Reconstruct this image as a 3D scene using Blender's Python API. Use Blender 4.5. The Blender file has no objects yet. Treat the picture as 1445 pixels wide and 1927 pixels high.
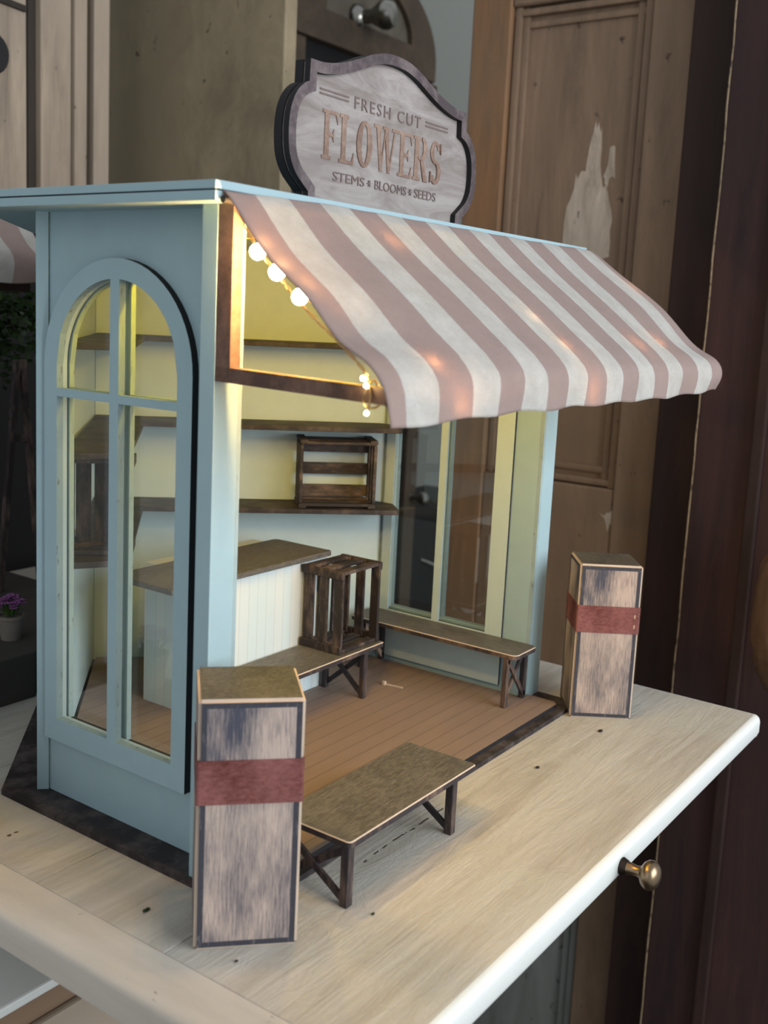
import bpy, bmesh, math, random
from mathutils import Vector, Matrix, Euler
random.seed(7)
C = bpy.context.scene.collection
S = 0.01          # every length below is written in centimetres

# ------------------------------------------------------------------ camera
cam_d = bpy.data.cameras.new('camera')
cam = bpy.data.objects.new('camera', cam_d); C.objects.link(cam)
bpy.context.scene.camera = cam
RW = ((0.5827986982, -0.8112495151, 0.0471158323),
      (-0.0978222476, -0.1275976640, -0.9869901945),
      (0.8067071868, 0.5706076239, -0.1537220034))
m = Matrix.Identity(4)
for i in range(3):
    m[i][0] = RW[0][i]; m[i][1] = -RW[1][i]; m[i][2] = -RW[2][i]
m[2][3] = 30 * S
cam.matrix_world = m
cam_d.sensor_fit = 'HORIZONTAL'; cam_d.sensor_width = 36
cam_d.lens = 1981.72 * 36 / 1445
cam_d.shift_x = (722.5 - 707.66) / 1445
cam_d.shift_y = (899.68 - 963.5) / 1445
cam_d.clip_start = 0.02; cam_d.clip_end = 50
cam_d.dof.use_dof = True
cam_d.dof.focus_distance = 0.68
cam_d.dof.aperture_fstop = 15

# ------------------------------------------------------------------ light
sc = bpy.context.scene
sc.view_settings.view_transform = 'Standard'
sc.view_settings.look = 'None'
sc.view_settings.gamma = 1
sc.view_settings.use_curve_mapping = False
sc.view_settings.exposure = 0.0
w = bpy.data.worlds.new('world'); sc.world = w; w.use_nodes = True
w.node_tree.nodes['Background'].inputs[0].default_value = (0.90, 0.95, 1.0, 1)
w.node_tree.nodes['Background'].inputs[1].default_value = 0.55

def area(name, loc, target, sx, sy, power, col):
    d = bpy.data.lights.new(name, 'AREA'); d.shape = 'RECTANGLE'
    d.size = sx * S; d.size_y = sy * S; d.energy = power; d.color = col
    o = bpy.data.objects.new(name, d); C.objects.link(o)
    o.location = Vector(loc) * S
    o.rotation_euler = (Vector(target) - Vector(loc)).to_track_quat('-Z', 'Y').to_euler()
    return o
area('daylight_window', (62, -130, 62), (56, 45, 12), 130, 110, 38.0, (0.90, 0.95, 1.0))
area('fill_left', (-110, 10, 70), (50, 50, 15), 110, 110, 3.0, (0.95, 0.97, 1.0))  # weak fill added to lift the left-facing sides, no known source

# ------------------------------------------------------------------ materials
def srgb(r, g, b):
    f = lambda v: (v/255/12.92) if v/255 <= 0.04045 else ((v/255+0.055)/1.055)**2.4
    return (f(r), f(g), f(b), 1)

class NT:
    def __init__(s, name):
        s.m = bpy.data.materials.new(name); s.m.use_nodes = True
        s.t = s.m.node_tree; s.n = s.t.nodes; s.b = s.n['Principled BSDF']
        s.co = s.n.new('ShaderNodeTexCoord')
    def link(s, a, b): s.t.links.new(a, b)
    def mapping(s, scale, src='Object', loc=(0, 0, 0), rot=(0, 0, 0)):
        mp = s.n.new('ShaderNodeMapping'); s.link(s.co.outputs[src], mp.inputs[0])
        mp.inputs['Scale'].default_value = scale; mp.inputs['Location'].default_value = loc
        mp.inputs['Rotation'].default_value = rot
        return mp.outputs[0]
    def noise(s, scale=(100, 100, 100), detail=4, rough=.6, src='Object', loc=(0, 0, 0), dist=0):
        t = s.n.new('ShaderNodeTexNoise'); t.inputs['Scale'].default_value = 1
        t.inputs['Detail'].default_value = detail; t.inputs['Roughness'].default_value = rough
        t.inputs['Distortion'].default_value = dist
        s.link(s.mapping(scale, src, loc), t.inputs['Vector']); return t.outputs['Fac']
    def ramp(s, fac, stops):
        r = s.n.new('ShaderNodeValToRGB'); e = r.color_ramp.elements
        e[0].position, e[0].color = stops[0]; e[1].position, e[1].color = stops[-1]
        for p, c in stops[1:-1]:
            x = e.new(p); x.color = c
        s.link(fac, r.inputs[0]); return r.outputs[0]
    def mix(s, fac, a, b, mode='MIX'):
        x = s.n.new('ShaderNodeMix'); x.data_type = 'RGBA'; x.blend_type = mode
        for v, i in ((fac, 0), (a, 6), (b, 7)):
            if hasattr(v, 'links'): s.link(v, x.inputs[i])
            else: x.inputs[i].default_value = v
        return x.outputs[2]
    def math(s, op, a, b=None, c=None):
        x = s.n.new('ShaderNodeMath'); x.operation = op
        for i, v in enumerate((a, b, c)):
            if v is None: continue
            if hasattr(v, 'links'): s.link(v, x.inputs[i])
            else: x.inputs[i].default_value = v
        return x.outputs[0]
    def sep(s, src='Object'):
        x = s.n.new('ShaderNodeSeparateXYZ'); s.link(s.co.outputs[src], x.inputs[0]); return x.outputs
    def bump(s, h, strength=.3, dist=.0005):
        x = s.n.new('ShaderNodeBump'); x.inputs['Strength'].default_value = strength
        x.inputs['Distance'].default_value = dist
        s.link(h, x.inputs['Height']); s.link(x.outputs[0], s.b.inputs['Normal'])
    def out(s, col, rough=.6, spec=.5):
        if hasattr(col, 'links'): s.link(col, s.b.inputs['Base Color'])
        else: s.b.inputs['Base Color'].default_value = col
        s.b.inputs['Roughness'].default_value = rough
        s.b.inputs['Specular IOR Level'].default_value = spec
        return s.m

BW = ((0, (0, 0, 0, 1)), (1, (1, 1, 1, 1)))
def paint(name, col, wear=None, amt=.0, rough=.55, var=.06):
    t = NT(name)
    n = t.noise((60, 60, 60), 3)
    c2 = tuple(max(0, v*(1-var*2.2)) for v in col[:3]) + (1,)
    base = t.mix(n, col, c2)
    if wear:
        f = t.ramp(t.noise((420, 420, 90), 6, .7), ((.62-amt, (0, 0, 0, 1)), (.70-amt, (1, 1, 1, 1))))
        base = t.mix(f, base, wear)
    t.bump(t.noise((500, 500, 500), 3), .12, .0004)
    return t.out(base, rough, .35)
def distress(name, dark, light, bias=.5, scale=(260, 260, 38), soft=.22, rough=.6, spec=.3, big_w=.6):
    t = NT(name)
    big = t.noise((45, 45, 22), 2, .5, loc=(3, 1, 2))
    fine = t.noise(scale, 6, .75)
    k = t.math('ADD', t.math('MULTIPLY', big, big_w), t.math('MULTIPLY', fine, 1.15-big_w))
    f = t.ramp(k, ((max(0, bias-soft*.5), (0, 0, 0, 1)), (min(1, bias+soft*.5), (1, 1, 1, 1))))
    t.bump(fine, .25, .0004)
    return t.out(t.mix(f, dark, light), rough, spec)

SKY = srgb(152, 178, 185)
M = {}
M['blue'] = paint('sky_blue_paint', SKY)
M['blue_worn'] = paint('worn_blue_edge', srgb(150, 172, 176), srgb(92, 98, 98), .03, var=.12)
M['pale'] = paint('pale_blue_paint', srgb(182, 200, 200))
M['burnt'] = paint('laser_burnt_edge', srgb(28, 26, 28), rough=.7)
M['dark'] = distress('dark_stained_board', srgb(40, 35, 36), srgb(84, 76, 74), .64, scale=(150,150,150))
M['brownbar'] = distress('brown_stained_bar', srgb(74, 56, 50), srgb(112, 88, 78), .60, scale=(200, 200, 200))
M['crate'] = distress('crate_wood', srgb(40, 35, 35), srgb(108, 92, 84), .67, scale=(300, 300, 90))
M['benchtop'] = distress('bench_top_stain', srgb(68, 66, 63), srgb(108, 104, 98), .62, scale=(160, 700, 700), soft=.3, spec=.45, rough=.5, big_w=.2)
M['benchleg'] = distress('bench_leg_stain', srgb(50, 44, 46), srgb(120, 98, 84), .68)
M['rawleg'] = distress('rubbed_bare_leg', srgb(80, 68, 64), srgb(190, 166, 146), .5)
M['tan'] = paint('bare_tan_edge', srgb(204, 186, 168), var=.15)
M['slate'] = paint('slate_border', srgb(56, 56, 64), srgb(90, 86, 90), .06)
M['rubbed'] = distress('rubbed_slate_panel', srgb(66, 67, 78), srgb(176, 158, 146), .575, scale=(1000, 1000, 80), soft=.24)
M['boxtop'] = distress('box_top_stain', srgb(62, 60, 55), srgb(92, 88, 80), .6, scale=(400, 400, 400), big_w=.2)
M['leather'] = distress('oxblood_leather', srgb(84, 38, 34), srgb(136, 88, 84), .60, scale=(220, 220, 500), soft=.3, rough=.45)
M['glint'] = paint('brass_pin', srgb(190, 170, 140))

def deck_mat():
    t = NT('plank_engraved_deck')
    y = t.sep()[1]
    g = t.math('FRACT', t.math('MULTIPLY', y, 100/1.22))
    line = t.math('LESS_THAN', g, .05)
    n = t.noise((12, 90, 90), 5, .65)
    c = t.mix(n, srgb(106, 89, 80), srgb(144, 126, 114))
    c = t.mix(t.ramp(t.noise((7, 7, 7), 2), ((.35, (0, 0, 0, 1)), (.7, (1, 1, 1, 1)))), c, srgb(126, 108, 97))
    c = t.mix(t.math('MULTIPLY', line, .6), c, srgb(62, 48, 40))
    t.bump(t.noise((500, 500, 500), 3), .2, .0004)
    return t.out(c, .6, .4)
M['deck'] = deck_mat()
def bead_mat():
    t = NT('beadboard')
    s = t.sep(); k = t.math('ADD', s[0], s[1])
    g = t.math('FRACT', t.math('MULTIPLY', k, 100/0.95))
    line = t.math('LESS_THAN', g, .07)
    pl = t.math('FLOOR', t.math('MULTIPLY', k, 100/0.95))
    wn = t.n.new('ShaderNodeTexWhiteNoise'); wn.noise_dimensions = '1D'; t.link(pl, wn.inputs['W'])
    c = t.mix(wn.outputs['Value'], srgb(184, 198, 200), srgb(196, 200, 197))
    c = t.mix(t.math('MULTIPLY', line, .3), c, srgb(140, 142, 130))
    return t.out(c, .5, .35)
M['bead'] = bead_mat()
def table_mat():
    t = NT('cream_painted_boards')
    g = t.noise((5, 60, 60), 6, .65, dist=.8)
    c = t.mix(t.ramp(g, ((.35, (0, 0, 0, 1)), (.7, (1, 1, 1, 1)))), srgb(184, 180, 171), srgb(158, 151, 139))
    c = t.mix(t.ramp(t.noise((9, 9, 9), 4), ((.5, (0, 0, 0, 1)), (.68, (1, 1, 1, 1)))), c, srgb(178, 176, 166))
    c = t.mix(t.ramp(t.noise((130, 130, 130), 5, .7, loc=(2, 5, 1)), ((.71, (0, 0, 0, 1)), (.76, (1, 1, 1, 1)))), c, srgb(150, 134, 108))
    spots = t.ramp(t.noise((75, 75, 75), 2, .5, loc=(9, 2, 3)), ((.765, (0, 0, 0, 1)), (.78, (1, 1, 1, 1))))
    c = t.mix(spots, c, srgb(92, 72, 46))
    # a paint crack running along one board
    xyz = t.sep(); wv = t.math('MULTIPLY', t.math('SUBTRACT', t.noise((40, 40, 40), 3), .5), .006)
    dy = t.math('ABSOLUTE', t.math('ADD', t.math('ADD', xyz[1], .2680), wv))
    inx = t.math('MULTIPLY', t.math('GREATER_THAN', xyz[0], -.115), t.math('LESS_THAN', xyz[0], -.03))
    crack = t.math('MULTIPLY', t.math('MULTIPLY', t.math('LESS_THAN', dy, .0006), inx), t.math('GREATER_THAN', t.noise((120, 120, 120), 2, loc=(1, 1, 4)), .45))
    c = t.mix(crack, c, srgb(70, 60, 48))
    h = t.math('ADD', t.noise((8, 80, 80), 5, .7, dist=1.5), t.math('MULTIPLY', t.noise((60, 60, 60), 5, .7, dist=2), .7))
    t.bump(h, .45, .0016)
    return t.out(c, .42, .45)
M['table'] = table_mat()
def endgrain():
    t = NT('scuffed_cream_end_board')
    g = t.noise((60, 8, 60), 6, .65)
    c = t.mix(g, srgb(198, 192, 182), srgb(162, 154, 142))
    f = t.ramp(t.noise((90, 40, 90), 6, .8, loc=(4, 4, 4)), ((.64, (0, 0, 0, 1)), (.70, (1, 1, 1, 1))))
    c = t.mix(f, c, srgb(84, 78, 76))
    t.bump(g, .4, .001)
    return t.out(c, .5, .4)
M['tableend'] = endgrain()
def cloth_mat(name, dim=1.0):
    t = NT(name)
    uv = t.n.new('ShaderNodeSeparateXYZ'); t.link(t.co.outputs['UV'], uv.inputs[0])
    jit = t.math('MULTIPLY', t.math('SUBTRACT', t.noise((250, 250, 250), 2), .5), .05)
    u = t.math('ADD', uv.outputs[0], jit)
    st = t.math('LESS_THAN', t.math('PINGPONG', t.math('ADD', u, .5), 1.0), .5)  # alternate bands
    fr = t.math('MODULO', t.math('ADD', u, 40), 2.0)
    st = t.math('LESS_THAN', fr, 1.0)
    weave = t.noise((1100, 1100, 1100), 2, .6)
    blot = t.noise((70, 70, 70), 4, .7)
    a = t.mix(blot, srgb(178*dim, 156*dim, 149*dim), srgb(160*dim, 140*dim, 134*dim))
    b = t.mix(blot, srgb(222*dim, 220*dim, 216*dim), srgb(178*dim, 173*dim, 164*dim))
    c = t.mix(st, a, b)
    c = t.mix(t.math('MULTIPLY', weave, .35), c, srgb(120, 116, 112))
    t.out(c, .9, .1); t.bump(weave, .5, .0006)
    tr = t.n.new('ShaderNodeBsdfTranslucent'); t.link(c, tr.inputs[0])
    mx = t.n.new('ShaderNodeMixShader'); mx.inputs[0].default_value = .28
    t.link(t.b.outputs[0], mx.inputs[1]); t.link(tr.outputs[0], mx.inputs[2])
    t.link(mx.outputs[0], t.n['Material Output'].inputs[0])
    return t.m
M['cloth'] = cloth_mat('striped_canvas')
def glass_mat():
    t = NT('thin_glazing')
    tr = t.n.new('ShaderNodeBsdfTransparent'); tr.inputs[0].default_value = (.93, .95, .94, 1)
    gl = t.n.new('ShaderNodeBsdfGlossy'); gl.inputs['Roughness'].default_value = .02
    lw = t.n.new('ShaderNodeLayerWeight'); lw.inputs[0].default_value = .5
    fr = t.math('ADD', t.math('MULTIPLY', t.math('POWER', lw.outputs['Facing'], 5), .9), .05)
    mx = t.n.new('ShaderNodeMixShader')
    t.link(fr, mx.inputs[0]); t.link(tr.outputs[0], mx.inputs[1]); t.link(gl.outputs[0], mx.inputs[2])
    t.link(mx.outputs[0], t.n['Material Output'].inputs[0]); t.n.remove(t.b)
    return t.m
M['glass'] = glass_mat()
def sign_mat():
    t = NT('whitewashed_sign_wood')
    g = t.noise((14, 14, 60), 6, .7, dist=1.2)
    c = t.mix(t.ramp(g, ((.36, (0, 0, 0, 1)), (.66, (1, 1, 1, 1)))), srgb(152, 145, 141), srgb(116, 106, 101))
    f = t.ramp(t.noise((30, 30, 120), 5, .7, loc=(1, 7, 2)), ((.6, (0, 0, 0, 1)), (.72, (1, 1, 1, 1))))
    c = t.mix(f, c, srgb(122, 112, 112))
    t.bump(g, .3, .0006)
    return t.out(c, .6, .3)
M['signwood'] = sign_mat()
M['engrave'] = distress('engraved_brown', srgb(116, 92, 80), srgb(150, 126, 112), .6, scale=(300, 300, 300))
M['engrave2'] = paint('engraved_grey', srgb(110, 96, 92))
M['signrim'] = distress('mauve_sign_rim', srgb(70, 60, 62), srgb(110, 98, 98), .62, scale=(200, 200, 200))
def metal(name, col, rough=.3):
    t = NT(name); t.out(t.mix(t.noise((150, 150, 150), 3), col, tuple(v*.6 for v in col[:3])+(1,)), rough)
    t.b.inputs['Metallic'].default_value = 1; return t.m
M['brass'] = metal('aged_brass', srgb(150, 130, 105), .32)
M['nickel'] = metal('dull_nickel', srgb(170, 168, 160), .28)
M['wire'] = metal('copper_wire', srgb(220, 190, 140), .35)
def weathered(name, a, b, c3, vert=(30, 30, 5), spots=None, rough=.7):
    t = NT(name)
    g = t.noise(vert, 6, .7, dist=.4)
    c = t.mix(t.ramp(g, ((.3, (0, 0, 0, 1)), (.7, (1, 1, 1, 1)))), a, b)
    c = t.mix(t.ramp(t.noise((4, 4, 3), 4, .6, loc=(3, 3, 1)), ((.42, (0, 0, 0, 1)), (.62, (1, 1, 1, 1)))), c, c3)
    if spots:
        c = t.mix(t.ramp(t.noise((60, 60, 40), 4, .7, loc=(5, 1, 2)), ((.66, (0, 0, 0, 1)), (.72, (1, 1, 1, 1)))), c, spots)
    t.bump(g, .4, .002)
    return t.out(c, rough, .25)
M['cupboard'] = weathered('bare_grey_cupboard_wood', srgb(176, 158, 138), srgb(124, 110, 96), srgb(152, 138, 122), (40, 40, 4), srgb(70, 62, 58))
M['cupdark'] = weathered('dark_groove_wood', srgb(60, 52, 46), srgb(40, 36, 32), srgb(50, 44, 40))
M['board'] = weathered('mottled_olive_grey_board', srgb(150, 136, 110), srgb(108, 98, 80), srgb(128, 116, 94), (18, 18, 10), srgb(56, 48, 40))
M['arch'] = weathered('dark_brown_clock_wood', srgb(92, 78, 64), srgb(60, 50, 42), srgb(78, 67, 56), (20, 20, 20))
M['panelgrey'] = weathered('grey_clock_panel', srgb(112, 104, 92), srgb(84, 78, 70), srgb(96, 90, 80), (20, 20, 20))
M['doorrust'] = weathered('rusty_brown_door', srgb(158, 116, 80), srgb(116, 92, 72), srgb(132, 108, 86), (30, 30, 4), srgb(150, 120, 92))
M['doorbrown'] = weathered('umber_door_paint', srgb(150, 124, 102), srgb(108, 90, 74), srgb(128, 106, 86), (26, 26, 4), srgb(72, 60, 50))
M['doorpale'] = weathered('scraped_door_patch', srgb(214, 196, 176), srgb(140, 124, 106), srgb(178, 164, 148), (50, 50, 14), srgb(96, 84, 74))
M['doorblue'] = weathered('blue_grey_door_paint', srgb(150, 156, 154), srgb(112, 114, 110), srgb(134, 134, 126), (26, 26, 5), srgb(84, 78, 72))
M['mahogany'] = weathered('dark_mahogany', srgb(72, 48, 44), srgb(44, 32, 32), srgb(52, 36, 36), (30, 30, 3), srgb(74, 44, 32))
M['mahdark'] = weathered('black_mahogany', srgb(62, 42, 36), srgb(36, 27, 25), srgb(48, 34, 30))
M['mahline'] = paint('chipped_cream_line', srgb(160, 138, 108), srgb(60, 44, 34), .1)
M['plaster'] = paint('grey_plaster', srgb(176, 178, 172), var=.04, rough=.9)
M['floor'] = weathered('dusky_floor', srgb(70, 62, 56), srgb(50, 44, 40), srgb(60, 54, 48), (6, 30, 30))
M['black'] = paint('trunk_black_and_recess_shade', srgb(18, 17, 18), rough=.8)  # shade colour for the niche and cabinet opening; the trunk itself is black
M['step'] = weathered('old_grey_plank', srgb(74, 70, 66), srgb(48, 46, 44), srgb(60, 56, 54), (6, 60, 60))
M['pot'] = paint('grey_pot', srgb(120, 112, 104), var=.15, rough=.85)
M['soil'] = paint('soil', srgb(40, 30, 24), rough=.95)
M['petal'] = paint('lilac_petal', srgb(176, 160, 210), var=.2)
M['petal_dark'] = paint('violet_petal', srgb(140, 84, 140), var=.2)
M['leaf'] = paint('leaf_green', srgb(70, 98, 44), var=.3)
M['moss'] = paint('dark_foliage', srgb(44, 66, 30), var=.3)
M['knit'] = weathered('brown_knit', srgb(120, 92, 72), srgb(70, 52, 42), srgb(100, 78, 60), (60, 60, 60))
M['white'] = paint('white_gloss_and_lit_edge', srgb(214, 216, 212), var=.03, rough=.35)
M['knobdark'] = metal('oxidised_collar', srgb(70, 62, 56), .45)
def emis(name, col, st):
    t = NT(name); t.out((0, 0, 0, 1))
    t.b.inputs['Emission Color'].default_value = col; t.b.inputs['Emission Strength'].default_value = st
    return t.m
M['led'] = emis('warm_led', (1, .78, .35, 1), 120)

# ------------------------------------------------------------------ helpers
ORG = {}
def bm_new(): return bmesh.new()
def obj(name, bm, mats, parent=None, smooth=False, bevel=0, seg=2):
    if not isinstance(mats, (list, tuple)): mats = [mats]
    if bevel:
        bmesh.ops.recalc_face_normals(bm, faces=bm.faces); bm.normal_update()
        es = [e for e in bm.edges if len(e.link_faces) == 2 and e.calc_face_angle(0) > .6]
        bmesh.ops.bevel(bm, geom=es, offset=bevel, segments=seg, affect='EDGES', profile=.6, clamp_overlap=True)
    bmesh.ops.recalc_face_normals(bm, faces=bm.faces)
    org = ORG.get(parent.name, Vector()) if parent else Vector()
    for v in bm.verts: v.co = (v.co - org) * S
    me = bpy.data.meshes.new(name); bm.to_mesh(me); bm.free()
    for mm in mats: me.materials.append(M[mm] if isinstance(mm, str) else mm)
    if smooth:
        for p in me.polygons: p.use_smooth = True
        try: me.set_sharp_from_angle(angle=math.radians(smooth if smooth is not True else 50))
        except Exception: pass
    o = bpy.data.objects.new(name, me); C.objects.link(o)
    if parent: o.parent = parent; ORG[o.name] = org
    return o
def thing(name, label, cat, loc=(0, 0, 0), group=None):
    o = bpy.data.objects.new(name, None); C.objects.link(o); o.empty_display_size = .01
    o.location = Vector(loc) * S; ORG[o.name] = Vector(loc)
    o['label'] = label; o['category'] = cat
    if group: o['group'] = group
    return o
def tag(o, label, cat, group=None):
    o['label'] = label; o['category'] = cat
    if group: o['group'] = group
    return o
def struct(name, bm, mats, **k):
    o = obj(name, bm, mats, **k); o['kind'] = 'structure'; return o
def rebase(o, loc):
    """put a single-mesh thing's origin at loc (cm)"""
    v = Vector(loc) * S
    o.data.transform(Matrix.Translation(-v)); o.location = v; return o
def place(root, loc, rz=0, rx=0, ry=0):
    root.location = Vector(loc) * S; root.rotation_euler = (rx, ry, rz)
def box(bm, x0, x1, y0, y1, z0, z1, mi=0, mat=None):
    vs = [bm.verts.new((x, y, z)) for z in (z0, z1) for y in (y0, y1) for x in (x0, x1)]
    if mat is not None:
        for v in vs: v.co = mat @ v.co
    F = ((0, 2, 3, 1), (4, 5, 7, 6), (0, 1, 5, 4), (2, 6, 7, 3), (0, 4, 6, 2), (1, 3, 7, 5))
    fs = [bm.faces.new([vs[i] for i in f]) for f in F]
    for f in fs: f.material_index = mi
    return fs
def prism(bm, poly, z0, z1, mi=0, side=None):
    a = [bm.verts.new((x, y, z0)) for x, y in poly]; b = [bm.verts.new((x, y, z1)) for x, y in poly]
    n = len(poly); fs = [bm.faces.new(a[::-1]), bm.faces.new(b)]
    ss = [bm.faces.new((a[i], a[(i+1) % n], b[(i+1) % n], b[i])) for i in range(n)]
    for f in fs: f.material_index = mi
    for f in ss: f.material_index = mi if side is None else side
def plate(bm, outer, holes, fn, mi=0, side=0):
    """flat plate with holes: 2-D loops filled, fn(u, v, t) -> xyz with t in 0..1 through the thickness"""
    tmp = bmesh.new(); es = []
    for lp in [outer] + holes:
        vs = [tmp.verts.new((u, v, 0)) for u, v in lp]
        es += [tmp.edges.new((vs[i], vs[(i+1) % len(vs)])) for i in range(len(vs))]
    bmesh.ops.triangle_fill(tmp, edges=es, use_beauty=True, use_dissolve=False)
    tmp.verts.ensure_lookup_table(); tmp.verts.index_update()
    A = [bm.verts.new(fn(v.co.x, v.co.y, 0)) for v in tmp.verts]
    B = [bm.verts.new(fn(v.co.x, v.co.y, 1)) for v in tmp.verts]
    for f in tmp.faces:
        i = [v.index for v in f.verts]
        a = bm.faces.new([A[k] for k in i]); b = bm.faces.new([B[k] for k in i[::-1]])
        a.material_index = b.material_index = mi
    for e in tmp.edges:
        if len(e.link_faces) == 1:
            i, j = e.verts[0].index, e.verts[1].index
            f = bm.faces.new((A[i], A[j], B[j], B[i])); f.material_index = side
    tmp.free()
def bar(bm, p, q, wd, ht, up=(0, 0, 1), mi=0):
    """rectangular bar from p to q: wd across, ht along 'up'"""
    p, q = Vector(p), Vector(q); d = (q-p).normalized(); up = Vector(up)
    s = d.cross(up).normalized(); u = s.cross(d).normalized()
    vs = [bm.verts.new(c + s*a*wd/2 + u*b*ht/2) for c in (p, q) for a, b in ((-1, -1), (1, -1), (1, 1), (-1, 1))]
    for f in ((0, 1, 2, 3), (7, 6, 5, 4), (0, 4, 5, 1), (1, 5, 6, 2), (2, 6, 7, 3), (3, 7, 4, 0)):
        fc = bm.faces.new([vs[i] for i in f]); fc.material_index = mi
def tube(bm, pts, r, n=8, mi=0, taper=None):
    pts = [Vector(p) for p in pts]; rings = []
    prev = None
    for i, p in enumerate(pts):
        d = (pts[min(i+1, len(pts)-1)] - pts[max(i-1, 0)]).normalized()
        a = prev if prev is not None else (Vector((0, 0, 1)) if abs(d.z) < .9 else Vector((1, 0, 0)))
        s = (a - d*a.dot(d)).normalized(); t = d.cross(s); prev = s
        rr = r if taper is None else r*(1+(taper-1)*i/(len(pts)-1))
        rings.append([bm.verts.new(p + (s*math.cos(k*2*math.pi/n)+t*math.sin(k*2*math.pi/n))*rr) for k in range(n)])
    for a, b in zip(rings, rings[1:]):
        for k in range(n):
            f = bm.faces.new((a[k], a[(k+1) % n], b[(k+1) % n], b[k])); f.material_index = mi
    bm.faces.new(rings[0][::-1]).material_index = mi; bm.faces.new(rings[-1]).material_index = mi
def lathe(bm, prof, org, axis=(0, 0, 1), n=24, mi=0):
    """prof = [(r, h)]; revolve around axis through org"""
    ax = Vector(axis).normalized(); a = Vector((1, 0, 0)) if abs(ax.x) < .9 else Vector((0, 0, 1))
    s = (a-ax*a.dot(ax)).normalized(); t = ax.cross(s); o = Vector(org); rings = []
    for r, h in prof:
        rings.append([bm.verts.new(o+ax*h+(s*math.cos(k*2*math.pi/n)+t*math.sin(k*2*math.pi/n))*max(r, .001)) for k in range(n)])
    for a_, b_ in zip(rings, rings[1:]):
        for k in range(n):
            f = bm.faces.new((a_[k], a_[(k+1) % n], b_[(k+1) % n], b_[k])); f.material_index = mi
    bm.faces.new(rings[0][::-1]); bm.faces.new(rings[-1])
def spl(P, n=8):
    P = [Vector(p) for p in P]; out = []
    for i in range(len(P)-1):
        p0, p1, p2, p3 = P[max(0, i-1)], P[i], P[i+1], P[min(len(P)-1, i+2)]
        for k in range(n):
            q = k/n; out.append(.5*((2*p1)+(-p0+p2)*q+(2*p0-5*p1+4*p2-p3)*q*q+(-p0+3*p1-3*p2+p3)*q**3))
    out.append(P[-1]); return out
spl_ = spl
def ball(bm, c, r, sub=2, sc3=(1, 1, 1)):
    g = bmesh.ops.create_icosphere(bm, subdivisions=sub, radius=r)
    for v in g['verts']:
        v.co = Vector((v.co.x*sc3[0], v.co.y*sc3[1], v.co.z*sc3[2])) + Vector(c)

# ------------------------------------------------------------------ the room
b = bm_new(); box(b, -120, 330, -60, 240, -77, -75); struct('floor', b, 'floor')
b = bm_new(); box(b, -120, 330, 235, 240, -75, 170); struct('wall_back', b, 'plaster')
b = bm_new(); box(b, 325, 330, -60, 235, -75, 170); struct('wall_right', b, 'plaster')

# ------------------------------------------------------------------ worktop
TX0, TXJ, TX1, TY0, TY1 = 28.9, 31.8, 83.2, 21.0, 98.0
tbl = thing('painted_table', 'cream painted plank table holding the miniature flower stall', 'table', (56, 58, -75))
b = bm_new()
ys = [TY0, 33.35, 42.9, 56, 70, 84, TY1]
for i in range(len(ys)-1):
    box(b, TXJ+.02, TX1, ys[i]+(.0 if i == 0 else .02), ys[i+1]-.02, -1.8, 0)
top = obj('tabletop', b, 'table', tbl)
mod = top.modifiers.new('round', 'BEVEL'); mod.width = .0004; mod.segments = 2
# rounded nosing front and right end, same boards, window light painted in as white
bpy_nose = bm_new()
def nosing(bm, p, q, out, r=.9):
    p, q, out = Vector(p), Vector(q), Vector(out); n = 10; A = []; B = []
    prof = [(0, 0)] + [(r*.55*math.sin(k*math.pi/2/n), -r*.55*(1-math.cos(k*math.pi/2/n))) for k in range(1, n+1)] + [(r*.55, -1.35), (r*.35, -1.75), (0, -1.8)]
    for o_, h in prof:
        A.append(bm.verts.new(p+out*o_+Vector((0, 0, h)))); B.append(bm.verts.new(q+out*o_+Vector((0, 0, h))))
    for i in range(len(prof)-1): bm.faces.new((A[i], A[i+1], B[i+1], B[i]))
    bm.faces.new(A); bm.faces.new(B[::-1]); bm.faces.new((A[0], B[0], B[-1], A[-1]))
nosing(bpy_nose, (TXJ-3, TY0, 0), (TX1, TY0, 0), (0, -1, 0))
nosing(bpy_nose, (TX1, TY0, 0), (TX1, TY1, 0), (1, 0, 0))
lathe(bpy_nose, [(.001, -1.8), (.35, -1.75), (.5, -1.35), (.5, -.5), (.42, -.25), (.25, -.07), (.001, 0)], (TX1, TY0, 0))
obj('rounded_edge', bpy_nose, 'white', tbl, smooth=40)
b = bm_new(); pr = [(TXJ-.02, 0), (TX0+.45, 0), (TX0+.2, -.06), (TX0+.06, -.2), (TX0, -.42), (TX0, -1.75), (TX0+.2, -1.98), (TXJ-.02, -2.0)]
A_ = [b.verts.new((x, TY0, z)) for x, z in pr]; B_ = [b.verts.new((x, TY1, z)) for x, z in pr]
b.faces.new(A_); b.faces.new(B_[::-1])
for k in range(len(pr)): b.faces.new((A_[k], A_[(k+1) % len(pr)], B_[(k+1) % len(pr)], B_[k]))
obj('end_board', b, 'tableend', tbl, smooth=35)
b = bm_new(); box(b, 45, 75, 45, 90, -75, -1.8); obj('pedestal', b, 'white', tbl)
KP = (55.5, 20.52, -1.0)
kn = bm_new()
lathe(kn, [(.42, 0), (.45, .12), (.40, .35), (.33, .7), (.30, 1.0), (.36, 1.2), (.66, 1.38), (.82, 1.58), (.86, 1.8), (.80, 2.02), (.58, 2.22), (.3, 2.32), (.05, 2.35)], KP, (0, -1, .03), 36)
kb = obj('drawer_knob', kn, 'brass', tbl, smooth=40)
b = bm_new(); lathe(b, [(.5, 0), (.54, .1), (.48, .24), (.42, .4)], KP, (0, -1, .03), 36)
obj('knob_collar', b, 'knobdark', kb, smooth=40)

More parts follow.
